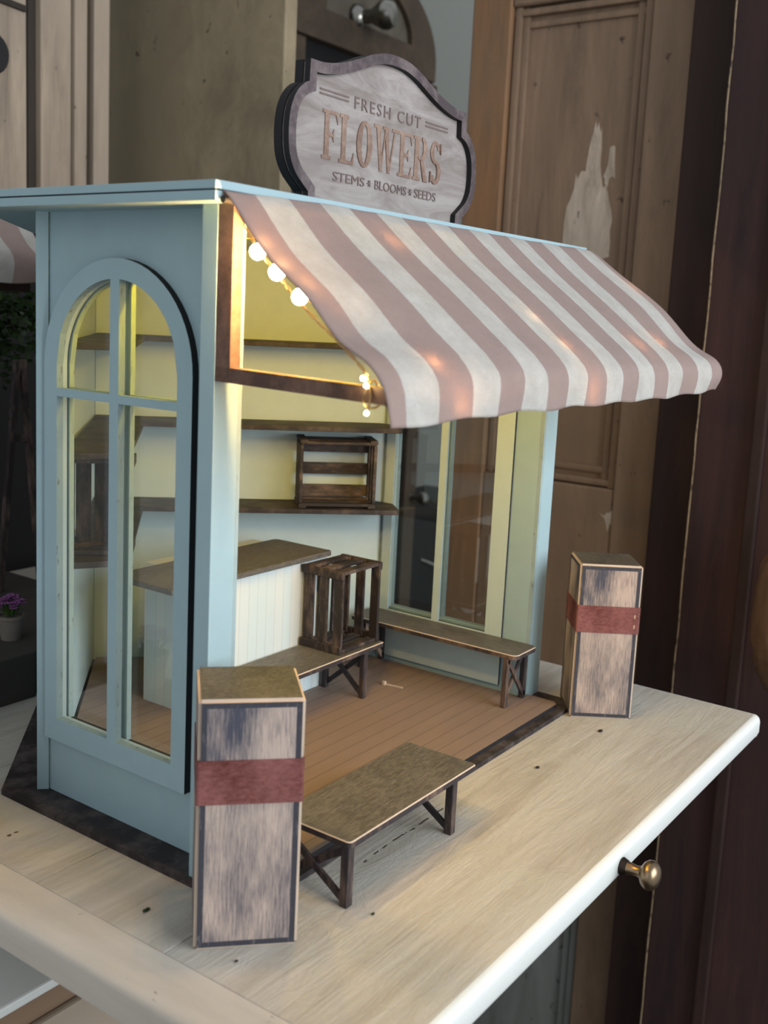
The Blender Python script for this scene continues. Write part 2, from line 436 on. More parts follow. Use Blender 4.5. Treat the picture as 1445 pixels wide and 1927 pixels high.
# ------------------------------------------------------------------ flower stall
stall = thing('miniature_flower_stall', 'pale blue miniature flower stall with striped awning standing on the cream table', 'model building', (55.9, 50, 0))
# base and deck
b = bm_new(); prism(b, [(36.6, 32.5), (75.06, 32.5), (75.06, 52.7), (55.83, 71.9), (36.6, 52.7)], 0, .35, 0)
obj('base_board', b, 'dark', stall)
b = bm_new(); prism(b, [(38.95, 33.2), (72.7, 33.2), (73.1, 33.6), (73.1, 35.9), (72.2, 36.5), (72.2, 50.9), (55.8, 67.2), (39.4, 50.9), (39.4, 37)], .35, .65, 0, 1)
obj('plank_deck', b, ['deck', 'burnt'], stall)
# side walls with arched openings
CY, SPR = 44.62, 26.35
def arch_loop(r, z0, y0=None, y1=None, n=28):
    pts = [(CY-r, z0), (CY+r, z0)]
    for k in range(n+1):
        a = math.pi*k/n; pts.append((CY+r*math.cos(a), SPR+r*math.sin(a)))
    return pts
def arch_piece(r, ya, yb, z0, n=14):
    """part of the arch disc between ya and yb above z0"""
    pts = [(ya, z0), (yb, z0)]
    for k in range(n+1):
        y = yb+(ya-yb)*k/n; pts.append((y, SPR+math.sqrt(max(0, r*r-(y-CY)**2))))
    # drop duplicates
    o = []
    for p in pts:
        if not o or (abs(p[0]-o[-1][0])+abs(p[1]-o[-1][1])) > .02: o.append(p)
    if abs(o[0][0]-o[-1][0])+abs(o[0][1]-o[-1][1]) < .02: o.pop()
    return o
def frame_holes(r, m=.36, zb=5.3, zc0=24.55, zc1=25.02):
    return [[(CY-r, zb), (CY-m, zb), (CY-m, zc0), (CY-r, zc0)], [(CY+m, zb), (CY+r, zb), (CY+r, zc0), (CY+m, zc0)],
            arch_piece(r, CY-r, CY-m, zc1), arch_piece(r, CY+m, CY+r, zc1)]
def side_wall(xo, xp0, xp1, xi, sgn):
    """outer face xo, panel xp0..xp1, inner face xi"""
    b = bm_new(); rect = [(36.3, .35), (50.7, .35), (50.7, 34.8), (36.3, 34.8)]
    plate(b, rect, [arch_loop(4.87, 5.25)], lambda u, v, t: (xp0+(xp1-xp0)*t, u, v), 0, 1)
    wp = obj('wall_panel', b, ['blue', 'pale'], stall)
    b = bm_new(); plate(b, arch_loop(5.95, 3.9), frame_holes(4.85), lambda u, v, t: (xo+(xp0-xo)*t, u, v), 0, 1)
    # sides: the outer rim of the frame is the burnt edge, the reveals are worn paint
    for f in b.faces:
        if f.material_index == 1:
            c = f.calc_center_median(); rr = abs(c.y-CY) if c.z < SPR else math.hypot(c.y-CY, c.z-SPR)
            f.material_index = 2 if rr > 5.4 else 1
    fr = obj('window_frame', b, ['blue', 'blue_worn', 'burnt'], wp)
    b = bm_new(); plate(b, arch_loop(5.0, 5.1), [], lambda u, v, t: (xp1+(.04+.06*t)*sgn, u, v))
    obj('window_pane', b, 'glass', wp)
    b = bm_new(); plate(b, [(38.3, 1.0), (50.3, 1.0), (50.3, 33.6), (38.3, 33.6)], frame_holes(4.8, .33, 5.1), lambda u, v, t: (xp1+.12*sgn+(xi-xp1-.12*sgn)*t, u, v), 0, 1)
    for f in b.faces:
        if f.material_index == 1:
            c = f.calc_center_median()
            f.material_index = 2 if (c.z < 5.2 or c.y < 38.4 or c.y > 50.2) else 1
    obj('inner_frame', b, ['pale', 'blue_worn', 'burnt'], wp)
side_wall(38.15, 38.6, 38.9, 39.35, 1)
side_wall(73.5, 73.05, 72.78, 72.45, -1)
# corner posts in front, with a returned inner cleat
for x0, x1, xi in ((36.9, 38.6, 38.9), (73.05, 74.92, 72.8)):
    b = bm_new(); box(b, x0, x1, 35.92, 36.95, .36, 34.8)
    p = obj('corner_post', b, 'blue', stall, bevel=.04)
    b = bm_new(); box(b, min(xi, x0, x1) if xi > 50 else 38.6, max(x0, xi) if xi > 50 else 38.9, 35.95, 36.29, .66, 34.8)
    obj('worn_cleat', b, 'blue_worn', p)
# diagonal back walls (thick board ends show beside the left wall)
b = bm_new(); prism(b, [(38.48, 50.63), (38.0, 51.11), (38.0, 51.12), (55.34, 68.4), (55.82, 67.92)], .36, 34.8)
obj('back_wall', b, 'blue', stall)
b = bm_new(); prism(b, [(73.3, 50.8), (73.78, 51.28), (56.5, 68.5), (55.84, 67.9), (56.05, 67.7)], .36, 34.8)
b2 = b; prism(b, [(72.6, 50.72), (73.28, 50.75), (56.0, 68.0), (55.83, 67.5)], .36, 34.79)
obj('back_wall', b, 'pale', stall)
b = bm_new(); prism(b, [(39.1, 50.95), (38.55, 50.75), (55.78, 67.9), (55.78, 67.5)], .66, 34.79)
obj('wall_lining', b, 'pale', stall)
b = bm_new(); prism(b, [(39.4, 36.8), (72.4, 36.8), (72.4, 50.7), (55.8, 67.3), (39.4, 50.7)], 34.55, 34.8)
obj('ceiling_panel', b, 'pale', stall)
# shelves: one board per diagonal wall and level
for zt in (27.5, 20.95, 14.27):
    b = bm_new(); prism(b, [(69.9, 47.15), (70.35, 47.3), (72.3, 49.3), (72.3, 50.95), (55.85, 67.4), (52.9, 64.3)], zt-.38, zt, 0)
    sh = obj('shelf', b, 'dark', stall, bevel=.05)
    b = bm_new(); prism(b, [(43.1, 48.9), (55.5, 61.4), (52.85, 64.25), (40.0, 51.45), (39.5, 50.9)], zt-.38, zt, 0)
    obj('shelf', b, 'dark', stall, bevel=.05)
# roof: two slabs, the shade of the gap between drawn as a dark layer
RP = lambda o: [(35.73+o, 35.0+o), (75.8-o, 35.0+o), (75.8-o, 53.6), (55.77, 73.6-o*1.4), (35.73+o, 53.6)]
b = bm_new(); prism(b, RP(0), 35.33, 35.73); obj('roof_slab', b, 'blue', stall, bevel=.03)
b = bm_new(); prism(b, RP(.12), 35.26, 35.33); obj('roof_gap_shade', b, 'burnt', stall)
b = bm_new(); prism(b, RP(.02), 34.8, 35.26); obj('roof_slab', b, 'blue', stall, bevel=.03)
# awning brackets
for sx in (0, 1):
    xa, xb = (36.92, 37.62) if sx == 0 else (74.2, 74.9)
    b = bm_new()
    box(b, xa, xb, 34.95, 35.9, 26.45, 34.78)
    bar(b, ((xa+xb)/2, 35.9, 26.8), ((xa+xb)/2, 25.75, 26.5), xb-xa, .72)
    br = obj('awning_bracket', b, 'brownbar', stall)
    b = bm_new(); box(b, xa-.01, xb+.01, 25.55, 25.8, 26.1, 26.88); obj('bracket_end', b, 'burnt', br)
b = bm_new(); box(b, 37.62, 74.2, 25.55, 25.85, 26.2, 26.8); obj('awning_front_rail', b, 'burnt', stall)
b = bm_new(); tube(b, [(36.0, 34.78, 34.86), (75.6, 34.72, 35.15)], .17, 12); obj('awning_rod', b, 'burnt', stall, smooth=60)
# awning cloth
PL = [(34.97, 34.9), (34.7, 35.14), (32.2, 32.5), (29.6, 30.6), (27.8, 28.9), (26.1, 27.95), (25.15, 26.9), (24.71, 25.28)]
PC = [(34.99, 35.3), (34.75, 35.33), (32.3, 33.35), (29.3, 31.15), (27.0, 29.4), (25.35, 28.15), (24.55, 27.15), (24.5, 25.5)]
PR = [(34.99, 35.33), (34.5, 35.42), (32.3, 33.83), (28.9, 31.45), (26.3, 28.9), (24.5, 27.8), (24.05, 26.8), (24.39, 25.72)]
def catmull(P, n=7):
    out = []
    for i in range(len(P)-1):
        p0, p1, p2, p3 = P[max(0, i-1)], P[i], P[i+1], P[min(len(P)-1, i+2)]
        for k in range(n):
            t = k/n
            out.append(tuple(.5*((2*p1[j])+(-p0[j]+p2[j])*t+(2*p0[j]-5*p1[j]+4*p2[j]-p3[j])*t*t+(-p0[j]+3*p1[j]-3*p2[j]+p3[j])*t**3) for j in range(2)))
    out.append(P[-1]); return out
def smooth01(t): t = max(0, min(1, t)); return t*t*(3-2*t)
def make_awning(name, x0t, x0b, x1t, x1b, ubase, step, parent, mat, dz=0, dy=0, wob=1.0):
    L_, C_, R_ = catmull(PL), catmull(PC), catmull(PR); nx = 136; b = bm_new(); uvl = b.loops.layers.uv.new('UVMap')
    rows = []
    ns = len(L_)
    for j in range(ns):
        s = j/(ns-1); row = []
        for i in range(nx+1):
            t = i/nx; x = (x0t+(x0b-x0t)*s)*(1-t)+(x1t+(x1b-x1t)*s)*t
            wl = 1-smooth01(t/.22); wr = 1-smooth01((1-t)/.25)
            y = L_[j][0]*wl+R_[j][0]*wr+C_[j][0]*(1-wl-wr); z = L_[j][1]*wl+R_[j][1]*wr+C_[j][1]*(1-wl-wr)
            z += wob*.05*math.sin(x*1.3+s*4)*math.sin(s*math.pi); y += wob*.09*math.sin(x*.83+1)*smooth01((s-.8)*5)
            z += wob*.07*math.sin(x*1.1)*smooth01((s-.9)*10)
            u = (x - 1.42*(1-s) - ubase)/step
            row.append((b.verts.new((x, y+dy, z+dz)), u, s))
        rows.append(row)
    for j in range(ns-1):
        for i in range(nx):
            q = [rows[j][i], rows[j][i+1], rows[j+1][i+1], rows[j+1][i]]
            f = b.faces.new([k[0] for k in q])
            for lp, k in zip(f.loops, q): lp[uvl].uv = (k[1], k[2])
    o = obj(name, b, mat, parent, smooth=70)
    md = o.modifiers.new('thickness', 'SOLIDIFY'); md.thickness = .0007; md.offset = 0
    return o
make_awning('awning_cloth', 36.25, 35.75, 75.9, 76.6, 36.97, 2.48, stall, 'cloth')

# ------------------------------------------------------------------ counter in the corner
cn = thing('corner_counter', 'pale blue beadboard counter with dark board top standing in the stall corner', 'counter', (57, 50, .65))
b = bm_new(); prism(b, [(52, 49.4), (63.75, 49.4), (63.75, 57.2), (52, 57.2)], .65, 11.2)
obj('counter_body', b, 'bead', cn)
b = bm_new(); prism(b, [(46.9, 49.0), (63.7, 49.0), (63.9, 49.2), (63.9, 54.6), (63.6, 54.9), (47.4, 54.9), (46.9, 54.5)], 11.2, 11.6, 0, 0)
obj('counter_top', b, ['benchtop', 'tan'], cn, bevel=.06, seg=1)

# ------------------------------------------------------------------ benches
def tan_bevel(bm, w_, mi, zmin=None):
    """bevel the top rim and give the new faces the bare-edge colour"""
    bmesh.ops.recalc_face_normals(bm, faces=bm.faces); bm.normal_update()
    es = [e for e in bm.edges if len(e.link_faces) == 2 and e.calc_face_angle(0) > .5 and (zmin is None or min(v.co.z for v in e.verts) > zmin)]
    r = bmesh.ops.bevel(bm, geom=es, offset=w_, segments=1, affect='EDGES', clamp_overlap=True)
    for f in r['faces']: f.material_index = mi
def rrect(x0, x1, y0, y1, r, n=4):
    pts = []
    for cx, cy, a0 in ((x1-r, y1-r, 0), (x0+r, y1-r, 90), (x0+r, y0+r, 180), (x1-r, y0+r, 270)):
        for k in range(n+1):
            a = math.radians(a0+90*k/n); pts.append((cx+r*math.cos(a), cy+r*math.sin(a)))
    return pts
def make_bench(label, L, W, h, xl, xr, leg=.5, r=.25, group='miniature trestle benches', raw=False):
    t = thing('trestle_bench', label, 'bench', (0, 0, 0), group)
    b = bm_new(); prism(b, rrect(0, L, 0, W, r), h-.36, h, 0, 1); tan_bevel(b, .055, 2, h-.1)
    obj('seat', b, ['benchtop', 'benchleg', 'tan'], t)
    for x in (xl, xr):
        for y in (.08, W-.08-leg):
            b = bm_new(); box(b, x, x+leg, y, y+leg, 0, h-.36); obj('leg', b, ['benchleg'], t, bevel=.03, seg=1)
        b = bm_new(); xm = x+leg/2
        bar(b, (xm-.07, leg*.9, .35), (xm-.07, W-leg*.9, h-.5), .2, .38, (1, 0, 0)) if 0 else None
        for (ya, za, yb, zb, dx) in ((.3, .3, W-.3, h-.55, -.11), (.3, h-.55, W-.3, .3, .11)):
            bar(b, (xm+dx, ya, za), (xm+dx, yb, zb), .36, .2, (1, 0, 0))
        obj('cross_brace', b, ['rawleg' if raw and x == xr else 'benchleg'], t, bevel=.0)
    return t
t = make_bench('dark trestle bench on the bare table in front of the stall deck', 12.6, 5.0, 3.65, .02, 10.1)
place(t, (40.2, 28.95, 0))
t = make_bench('short dark trestle bench in front of the beadboard counter, slatted crate on it', 12.4, 4.3, 4.05, .5, 9.9, .45)
place(t, (53.3, 44.9, .65))
t = make_bench('long dark trestle bench along the stall wall with the clear far window', 15.8, 3.5, 4.35, .75, 14.4, .42, .5, raw=True)
place(t, (72.4, 35.0, .65), math.pi/2)

# ------------------------------------------------------------------ crates
def make_crate(label, L=6.35, W=5.0, D=4.1, name='slatted_crate'):
    """stands on end: L up (z), W across (x), D deep (y), open face at y=0"""
    t = thing(name, label, 'crate', (0, 0, 0), 'miniature slatted crates')
    th, sw = .3, .95
    for s in (0, 1):                       # slatted sides left and right
        x0, x1 = (0, th) if s == 0 else (W-th, W)
        b = bm_new()
        for k in range(3):
            y0 = .02+k*(D-sw-.04)/2; box(b, x0+.02, x1-.02, y0, y0+sw-.18, .1, L-.1)
        obj('side_slats', b, 'crate', t, bevel=.03, seg=1)
    b = bm_new()
    for k in range(3):
        x0 = .35+k*(W-.7-sw)/2; box(b, x0, x0+sw, D-.28, D-.02, .1, L-.1)
    obj('back_slats', b, 'crate', t, bevel=.03, seg=1)
    for z0 in (0, L-.32):
        b = bm_new()
        for k in range(3):
            y0 = .06+k*(D-.12-.8)/2; box(b, .3, W-.3, y0, y0+.8, z0+.03, z0+.29)
        obj('end_boards', b, 'crate', t, bevel=.03, seg=1)
        for x0 in (-.12, W-.2):
            b = bm_new(); box(b, x0, x0+.32, 0, D, z0 if z0 == 0 else z0-.3, z0+.62 if z0 == 0 else z0+.32)
            obj('end_rail', b, 'crate', t, bevel=.03, seg=1)
    return t
t = make_crate('dark slatted crate standing on end on the short bench before the counter', 6.35, 4.9, 3.9)
place(t, (60.55, 45.35, 4.71), 0)
t = make_crate('dark slatted crate on its side on the right-hand middle shelf', 6.3, 5.35, 3.6)
# long axis along the diagonal wall, open face towards the camera
Rm = Matrix.Rotation(math.radians(-45), 4, 'Z') @ Matrix.Rotation(math.radians(90), 4, 'Y')
t.rotation_euler = Rm.to_euler(); t.location = Vector((64.2+.35, 53.2+.0, 14.27+5.35+.13)) * S
t = make_crate('dark slatted crate standing on the left-hand shelf, seen through the arched window', 6.1, 4.0, 3.2)
place(t, (41.0, 52.4, 14.28), math.radians(-45))

# ------------------------------------------------------------------ the two upright boxes
def make_box(label, wd, dp, h, z0, z1, staples=False):
    t = thing('wooden_pillar_box', label, 'box', (0, 0, 0), 'distressed upright boxes')
    b = bm_new(); box(b, -wd/2, wd/2, 0, dp, 0, h)
    vert = [f for f in b.faces if abs(f.normal.z) < .5]
    b.normal_update(); vert = [f for f in b.faces if abs(f.calc_center_median().z-h/2) < .1]
    r = bmesh.ops.inset_individual(b, faces=vert, thickness=.58, depth=0)
    for f in b.faces: f.material_index = 1
    for f in vert: f.material_index = 0
    for f in b.faces:
        if abs(f.calc_center_median().z-h) < .01: f.material_index = 3
    es = [e for e in b.edges if len(e.link_faces) == 2 and e.calc_face_angle(0) > .5]
    r = bmesh.ops.bevel(b, geom=es, offset=.14, segments=2, affect='EDGES', clamp_overlap=True)
    for f in r['faces']: f.material_index = 2
    obj('box_body', b, ['rubbed', 'slate', 'tan', 'boxtop'], t)
    b = bm_new(); e = .05
    O = rrect(-wd/2-e, wd/2+e, -e, dp+e, .15, 3); I = rrect(-wd/2+.01, wd/2-.01, .01, dp-.01, .1, 3)
    plate(b, O, [I], lambda u, v, q: (u, v, z0+(z1-z0)*q)); bd = obj('leather_band', b, 'leather', t, bevel=.0)
    for zz in (z0+.45, z1-.85) if staples else ():
        b = bm_new(); box(b, wd/2-.42, wd/2-.34, -e-.03, -e+.01, zz, zz+.28)
        obj('band_staple', b, 'glint', bd)
    return t
# front faces run from (x,y) left foot to right foot as measured on the table
def put_box(t, p, q):
    a = math.atan2(q[1]-p[1], q[0]-p[0]); place(t, ((p[0]+q[0])/2, (p[1]+q[1])/2, 0), a)
t = make_box('distressed upright wooden box with oxblood band, nearest the camera', 4.9, 4.7, 12.35, 7.3, 9.45)
put_box(t, (32.75, 32.45), (36.35, 29.0))
t = make_box('distressed upright wooden box with oxblood band at the far end of the deck', 4.75, 4.4, 12.15, 6.85, 8.95, True)
put_box(t, (72.4, 31.95), (75.15, 28.05))

# ------------------------------------------------------------------ sign on the roof
SY, SCX = 39.8, 56.25
sign = thing('roof_sign', 'shaped wooden FRESH CUT FLOWERS sign standing on the stall roof', 'sign', (SCX, SY, 35.73))
half = [(0, 45.88), (1.2, 45.8), (2.6, 45.45), (4.0, 44.9), (5.6, 44.35), (7.2, 44.02), (8.5, 43.98), (8.55, 42.75), (9.0, 42.55), (9.6, 42.0), (10.05, 41.1), (10.2, 39.9), (10.05, 38.6), (9.5, 37.65), (8.7, 37.0), (8.35, 36.75), (8.3, 35.74)]
def smooth_run(P, n=4):
    o = catmull(P, n); return o
half = [p for p in smooth_run(half[:7]) if math.hypot(p[0]-8.5, p[1]-43.98) > .85]+[half[6]]+[p for p in smooth_run(half[7:15]) if math.hypot(p[0]-8.7, p[1]-37.0) > .5]+half[14:]
def outline(d):
    pts = []
    H = half
    R_ = [(x, z) for x, z in H]
    Lf = [(-x, z) for x, z in H[::-1][:-1]]
    P = R_+Lf; n = len(P); out = []
    for i in range(n):
        a, c = Vector(P[i-1]), Vector(P[(i+1) % n]); p = Vector(P[i])
        e1 = (p-a).normalized(); e2 = (c-p).normalized()
        nrm = (Vector((e1.y, -e1.x))+Vector((e2.y, -e2.x)))
        nrm = nrm.normalized() if nrm.length > 1e-4 else Vector((e1.y, -e1.x))
        k = 1/max(.6, math.sqrt(max(.1, (1+e1.dot(e2))/2)))
        out.append((SCX+p.x+nrm.x*d*k, p.y+nrm.y*d*k))
    return out
def dens(P, n=3):
    return P
O, I = outline(0), outline(.62)
I = [(x, max(z, 35.75)) for x, z in I]
b = bm_new(); plate(b, O, [], lambda u, v, q: (u, SY+.35+.55*q, v), 0, 0); obj('back_board', b, 'burnt', sign)
b = bm_new(); plate(b, outline(.1), [], lambda u, v, q: (u, SY+.2+.15*q, v), 0, 0); obj('sign_face', b, 'signwood', sign)
cutb = [p for p in O]
b = bm_new()
nO = len(O)   # ring built strip by strip, open along the bottom
idx = [i for i in range(nO)]
Rn = outline(.62)
for i in range(nO):
    j = (i+1) % nO
    if O[i][1] < 35.8 and O[j][1] < 35.8: continue
    a0, a1, c0, c1 = O[i], O[j], Rn[i], Rn[j]
    cz_ = lambda p: (p[0], max(p[1], 35.74))
    a0, a1, c0, c1 = map(cz_, (a0, a1, c0, c1))
    vs = [b.verts.new((p[0], y, p[1])) for y in (SY-.2, SY+.2) for p in (a0, a1, c1, c0)]
    for f, mi in (((0, 1, 2, 3), 0), ((7, 6, 5, 4), 0), ((0, 4, 5, 1), 1), ((3, 2, 6, 7), 1)):
        try: b.faces.new([vs[k] for k in f]).material_index = mi
        except ValueError: pass
bmesh.ops.remove_doubles(b, verts=b.verts, dist=.001)
obj('sign_rim', b, ['signrim', 'burnt'], sign)
# lettering
def text_mesh(body, x0, x1, z0, z1, name, mat, y=SY+.2, spacing=1.0, dep=.05, off=0.0):
    cu = bpy.data.curves.new('t', 'FONT'); cu.body = body; cu.size = 1; cu.extrude = 0; cu.space_character = spacing; cu.offset = off
    cu.resolution_u = 3
    to = bpy.data.objects.new('t', cu); C.objects.link(to)
    dg = bpy.context.evaluated_depsgraph_get(); me = bpy.data.meshes.new_from_object(to.evaluated_get(dg))
    bpy.data.objects.remove(to); b = bm_new(); b.from_mesh(me); bpy.data.meshes.remove(me)
    X = [v.co.x for v in b.verts]; Yv = [v.co.y for v in b.verts]
    xa, xb, ya, yb = min(X), max(X), min(Yv), max(Yv)
    for v in b.verts:
        v.co = Vector((x0+(v.co.x-xa)/(xb-xa)*(x1-x0), y-dep, z0+(v.co.y-ya)/(yb-ya)*(z1-z0)))
    g = bmesh.ops.extrude_face_region(b, geom=b.faces[:])
    for v in [q for q in g['geom'] if isinstance(q, bmesh.types.BMVert)]: v.co.y += dep+.01
    return obj(name, b, mat, sign)
text_mesh('FRESH CUT', 52.45, 59.65, 42.12, 42.84, 'small_lettering', 'engrave2', spacing=1.25)
text_mesh('STEMS', 50.6, 53.75, 37.7, 38.24, 'small_lettering', 'engrave2')
text_mesh('BLOOMS', 54.85, 58.35, 37.7, 38.26, 'small_lettering', 'engrave2')
text_mesh('SEEDS', 59.3, 61.9, 37.7, 38.28, 'small_lettering', 'engrave2')
for cx in (54.25, 58.8):
    b = bm_new()
    for k in range(3):
        a = k*math.pi/3; d = Vector((math.cos(a), 0, math.sin(a)))*.2
        bar(b, Vector((cx, SY+.17-k*.003, 37.97))-d, Vector((cx, SY+.17-k*.003, 37.97))+d, .06, .05, (0, 1, 0))
    obj('flower_mark', b, 'engrave2', sign)
for x0, x1 in ((49.1, 51.85), (60.25, 63.0)):
    for z in (42.42, 42.66):
        b = bm_new(); box(b, x0, x1, SY+.15, SY+.21, z-.05, z+.05); obj('ornament_bar', b, 'engrave2', sign)
# FLOWERS in tall slab-serif letters
def glyph(bm, ch, x, z, w_, h):
    cnt = [0]
    st, sf = .42, .16           # stem width, serif height
    def yy():
        cnt[0] += 1; return (SY+.15-.0015*cnt[0], SY+.21+.0015*cnt[0])
    def r(a0, a1, c0, c1):
        y0, y1 = yy(); box(bm, x+a0*w_, x+a1*w_, y0, y1, z+c0*h, z+c1*h)
    def quad(pts):
        y0, y1 = yy(); vs = [bm.verts.new((x+u*w_, y, z+v*h)) for y in (y0, y1) for u, v in pts]; n = len(pts)
        bm.faces.new(vs[:n]); bm.faces.new(vs[n:][::-1])
        for i in range(n): bm.faces.new((vs[i], vs[(i+1) % n], vs[n+(i+1) % n], vs[n+i]))
    def ring(u0, u1, v0, v1, tu, tv, a0=0, a1=360, n=20):
        P = []
        for k in range(n+1):
            a = math.radians(a0+(a1-a0)*k/n); P.append((a, math.cos(a), math.sin(a)))
        cu_, cv = (u0+u1)/2, (v0+v1)/2; ru, rv = (u1-u0)/2, (v1-v0)/2
        for (a, c, s), (a2, c2, s2) in zip(P, P[1:]):
            quad([(cu_+ru*c, cv+rv*s), (cu_+ru*c2, cv+rv*s2), (cu_+(ru-tu)*c2, cv+(rv-tv)*s2), (cu_+(ru-tu)*c, cv+(rv-tv)*s)])
    if ch == 'F':
        r(.14, .42, 0, 1); r(0, .56, 0, .07); r(0, .95, .93, 1); quad([(.95, 1), (.82, .93), (.95, .74)]); r(.42, .68, .47, .54); quad([(.72, .64), (.6, .505), (.72, .37)])
    if ch == 'L':
        r(.14, .42, 0, 1); r(0, .56, .93, 1); r(0, .95, 0, .07); quad([(.95, 0), (.82, .07), (.95, .26)])
    if ch == 'O':
        ring(.04, .96, 0, 1, .28, .09)
    if ch == 'W':
        r(-.02, .3, .93, 1); r(.36, .62, .93, 1); r(.76, 1.04, .93, 1)
        quad([(.06, 1), (.24, 1), (.38, 0), (.26, 0)]); quad([(.46, 1), (.50, 1), (.34, 0), (.28, 0)])
        quad([(.42, 1), (.58, 1), (.72, 0), (.60, 0)]); quad([(.86, 1), (.92, 1), (.70, 0), (.64, 0)])
    if ch == 'E':
        r(.14, .42, 0, 1); r(0, .95, .93, 1); r(0, .95, 0, .07); quad([(.95, 1), (.82, .93), (.95, .74)]); quad([(.95, 0), (.82, .07), (.95, .26)]); r(.42, .68, .47, .54); quad([(.72, .64), (.6, .505), (.72, .37)])
    if ch == 'R':
        r(.1, .38, 0, 1); r(0, .5, 0, .07); r(0, .5, .93, 1); ring(.2, .92, .48, 1, .26, .08, -90, 90); quad([(.45, .52), (.66, .52), (1.0, .0), (.72, .0)]); r(.3, .56, .48, .55)
    if ch == 'S':
        ring(.1, .9, .47, 1, .26, .09, 20, 270); ring(.1, .9, 0, .55, .26, .09, -160, 90)
        quad([(.78, .95), (.9, .98), (.9, .72), (.84, .74)]); quad([(.1, .02), (.22, .06), (.16, .27), (.1, .28)])
b = bm_new(); x = 49.45
for ch, w_ in zip('FLOWERS', (1.5, 1.5, 1.75, 2.5, 1.6, 1.75, 1.6)):
    glyph(b, ch, x, 38.83, w_, 2.78); x += w_+.13
obj('large_lettering', b, 'engrave', sign)

# ------------------------------------------------------------------ fairy lights
fl = thing('string_lights', 'warm fairy lights on copper wire hung under the striped awning', 'string lights', (36.6, 33, 31.5))
bulbs = [(36.5, 33.0, 32.55), (36.6, 31.9, 31.65), (36.95, 30.8, 30.6), (40.2, 25.75, 27.6), (41.0, 25.0, 25.9), (47.0, 33.2, 33.3), (54.3, 28.3, 29.8), (54.6, 26.4, 28.3), (55.1, 25.0, 26.0), (65.6, 26.55, 28.25), (69.9, 26.75, 28.4), (75.4, 31.2, 32.0), (41.5, 38.6, 33.6), (52, 38.6, 33.6)]
wp = [(37.0, 34.4, 34.0), (36.6, 33.3, 32.9), (36.5, 32.4, 32.1), (36.5, 31.4, 31.2), (36.45, 30.6, 30.5), (36.4, 29.2, 29.5), (36.35, 28.0, 28.7), (36.7, 26.9, 27.6), (36.8, 26.75, 27.1)]
b = bm_new()
base = spl(wp)
for ph in (0, math.pi):
    tube(b, [p+Vector((math.cos(i*.9+ph)*.07, math.sin(i*.9+ph)*.07, 0)) for i, p in enumerate(base)], .035, 6)
tube(b, spl([bulbs[k] for k in (2, 3, 4)]+[(43.5, 28, 29), bulbs[5], (51, 31.5, 32), bulbs[6], bulbs[7], bulbs[8], (60, 27.5, 28.8), bulbs[9], bulbs[10], (73, 28.5, 29.5), bulbs[11]]), .03, 6)
tube(b, spl([(37.0, 34.4, 34.0), (39, 36.5, 34.2), bulbs[12], (47, 38.8, 34.1), bulbs[13]]), .03, 6)
# loop twisted round the bracket arm
tube(b, [(37.27+.62*math.cos(a), 26.75+.12*math.sin(a*2), 26.55+.62*math.sin(a)) for a in [k*2*math.pi/20 for k in range(21)]], .045, 6)
tube(b, spl([(36.8, 26.75, 27.1), (36.75, 26.5, 26.6), (36.8, 26.6, 26.0), (36.85, 26.7, 25.75)]), .05, 6)
obj('wire', b, 'wire', fl, smooth=True)
small = [(36.62, 26.85, 27.25), (36.62, 26.65, 26.95), (36.8, 26.7, 25.75)]
for i, p in enumerate(bulbs+small):
    b = bm_new(); r = (.38 if i < 3 else .16) if i < len(bulbs) else .11  # first three bulbs enlarged and bunched to stand in for lens glare
    ball(b, p, r, 2); obj('bulb', b, 'led', fl, smooth=True)
    if i < len(bulbs):
        d = bpy.data.lights.new('bulb_glow', 'POINT'); d.shadow_soft_size = .0025
        d.energy = .85 if i < 3 else (.46 if i > 11 else .06); d.color = (1, .60, .01) if i > 11 else (1, .56, .2)
        o = bpy.data.objects.new('bulb_glow', d); C.objects.link(o)
        o.location = (Vector(p)+(Vector((.0, 0, -.5)) if i > 11 else Vector((.25, .12, .18))))*S

# ------------------------------------------------------------------ small litter on deck and table
b = bm_new(); bar(b, (67.0, 45.6, .72), (67.25, 44.0, .72), .12, .1); box(b, 66.85, 67.1, 45.5, 45.75, .66, .95)
tag(rebase(obj('wood_splinter', b, 'tan'), (67, 45, .66)), 'tiny pale wood splinter lying on the plank deck', 'splinter')

# ------------------------------------------------------------------ behind the stall
# brown panelled door standing behind the right end of the table
DX = 115.
dr = thing('panelled_door', 'old umber panelled door with scraped pale patches behind the stall', 'door', (DX, 72, -75))
def Y(y115): return y115*DX/115
def Z(z115): return 30+(z115-30)*DX/115
def dplate(b, y0, y1, z0, z1, x0, x1, mi=0): box(b, x0, x1, y0, y1, z0, z1, mi)
b = bm_new()
dplate(b, Y(64.3), Y(69.6), -75, Z(90), DX-1.2, DX+2.5)
obj('hinge_stile', b, 'doorrust', dr, bevel=.2, seg=1)
b = bm_new()
dplate(b, Y(42.0), Y(47.0), -75, Z(90), DX-1.2, DX+2.5)
obj('lock_stile', b, 'doorbrown', dr, bevel=.2, seg=1)
b = bm_new()
dplate(b, Y(47.0), Y(64.3), Z(66.2), Z(90), DX-1.0, DX+2.5)
obj('top_rail', b, 'doorbrown', dr, bevel=.2, seg=1)
b = bm_new()
dplate(b, Y(47.0), Y(64.3), Z(-16), Z(11.2), DX-1.0, DX+2.5)
obj('lock_rail', b, 'doorbrown', dr, bevel=.2, seg=1)
b = bm_new(); dplate(b, Y(47.0), Y(64.3), -75, Z(-16), DX+.4, DX+2.5)
obj('lower_panel', b, 'doorblue', dr)
b = bm_new(); dplate(b, Y(47.0), Y(64.3), Z(11.2), Z(66.2), DX+.4, DX+2.0)
pn = obj('upper_panel', b, 'doorbrown', dr)
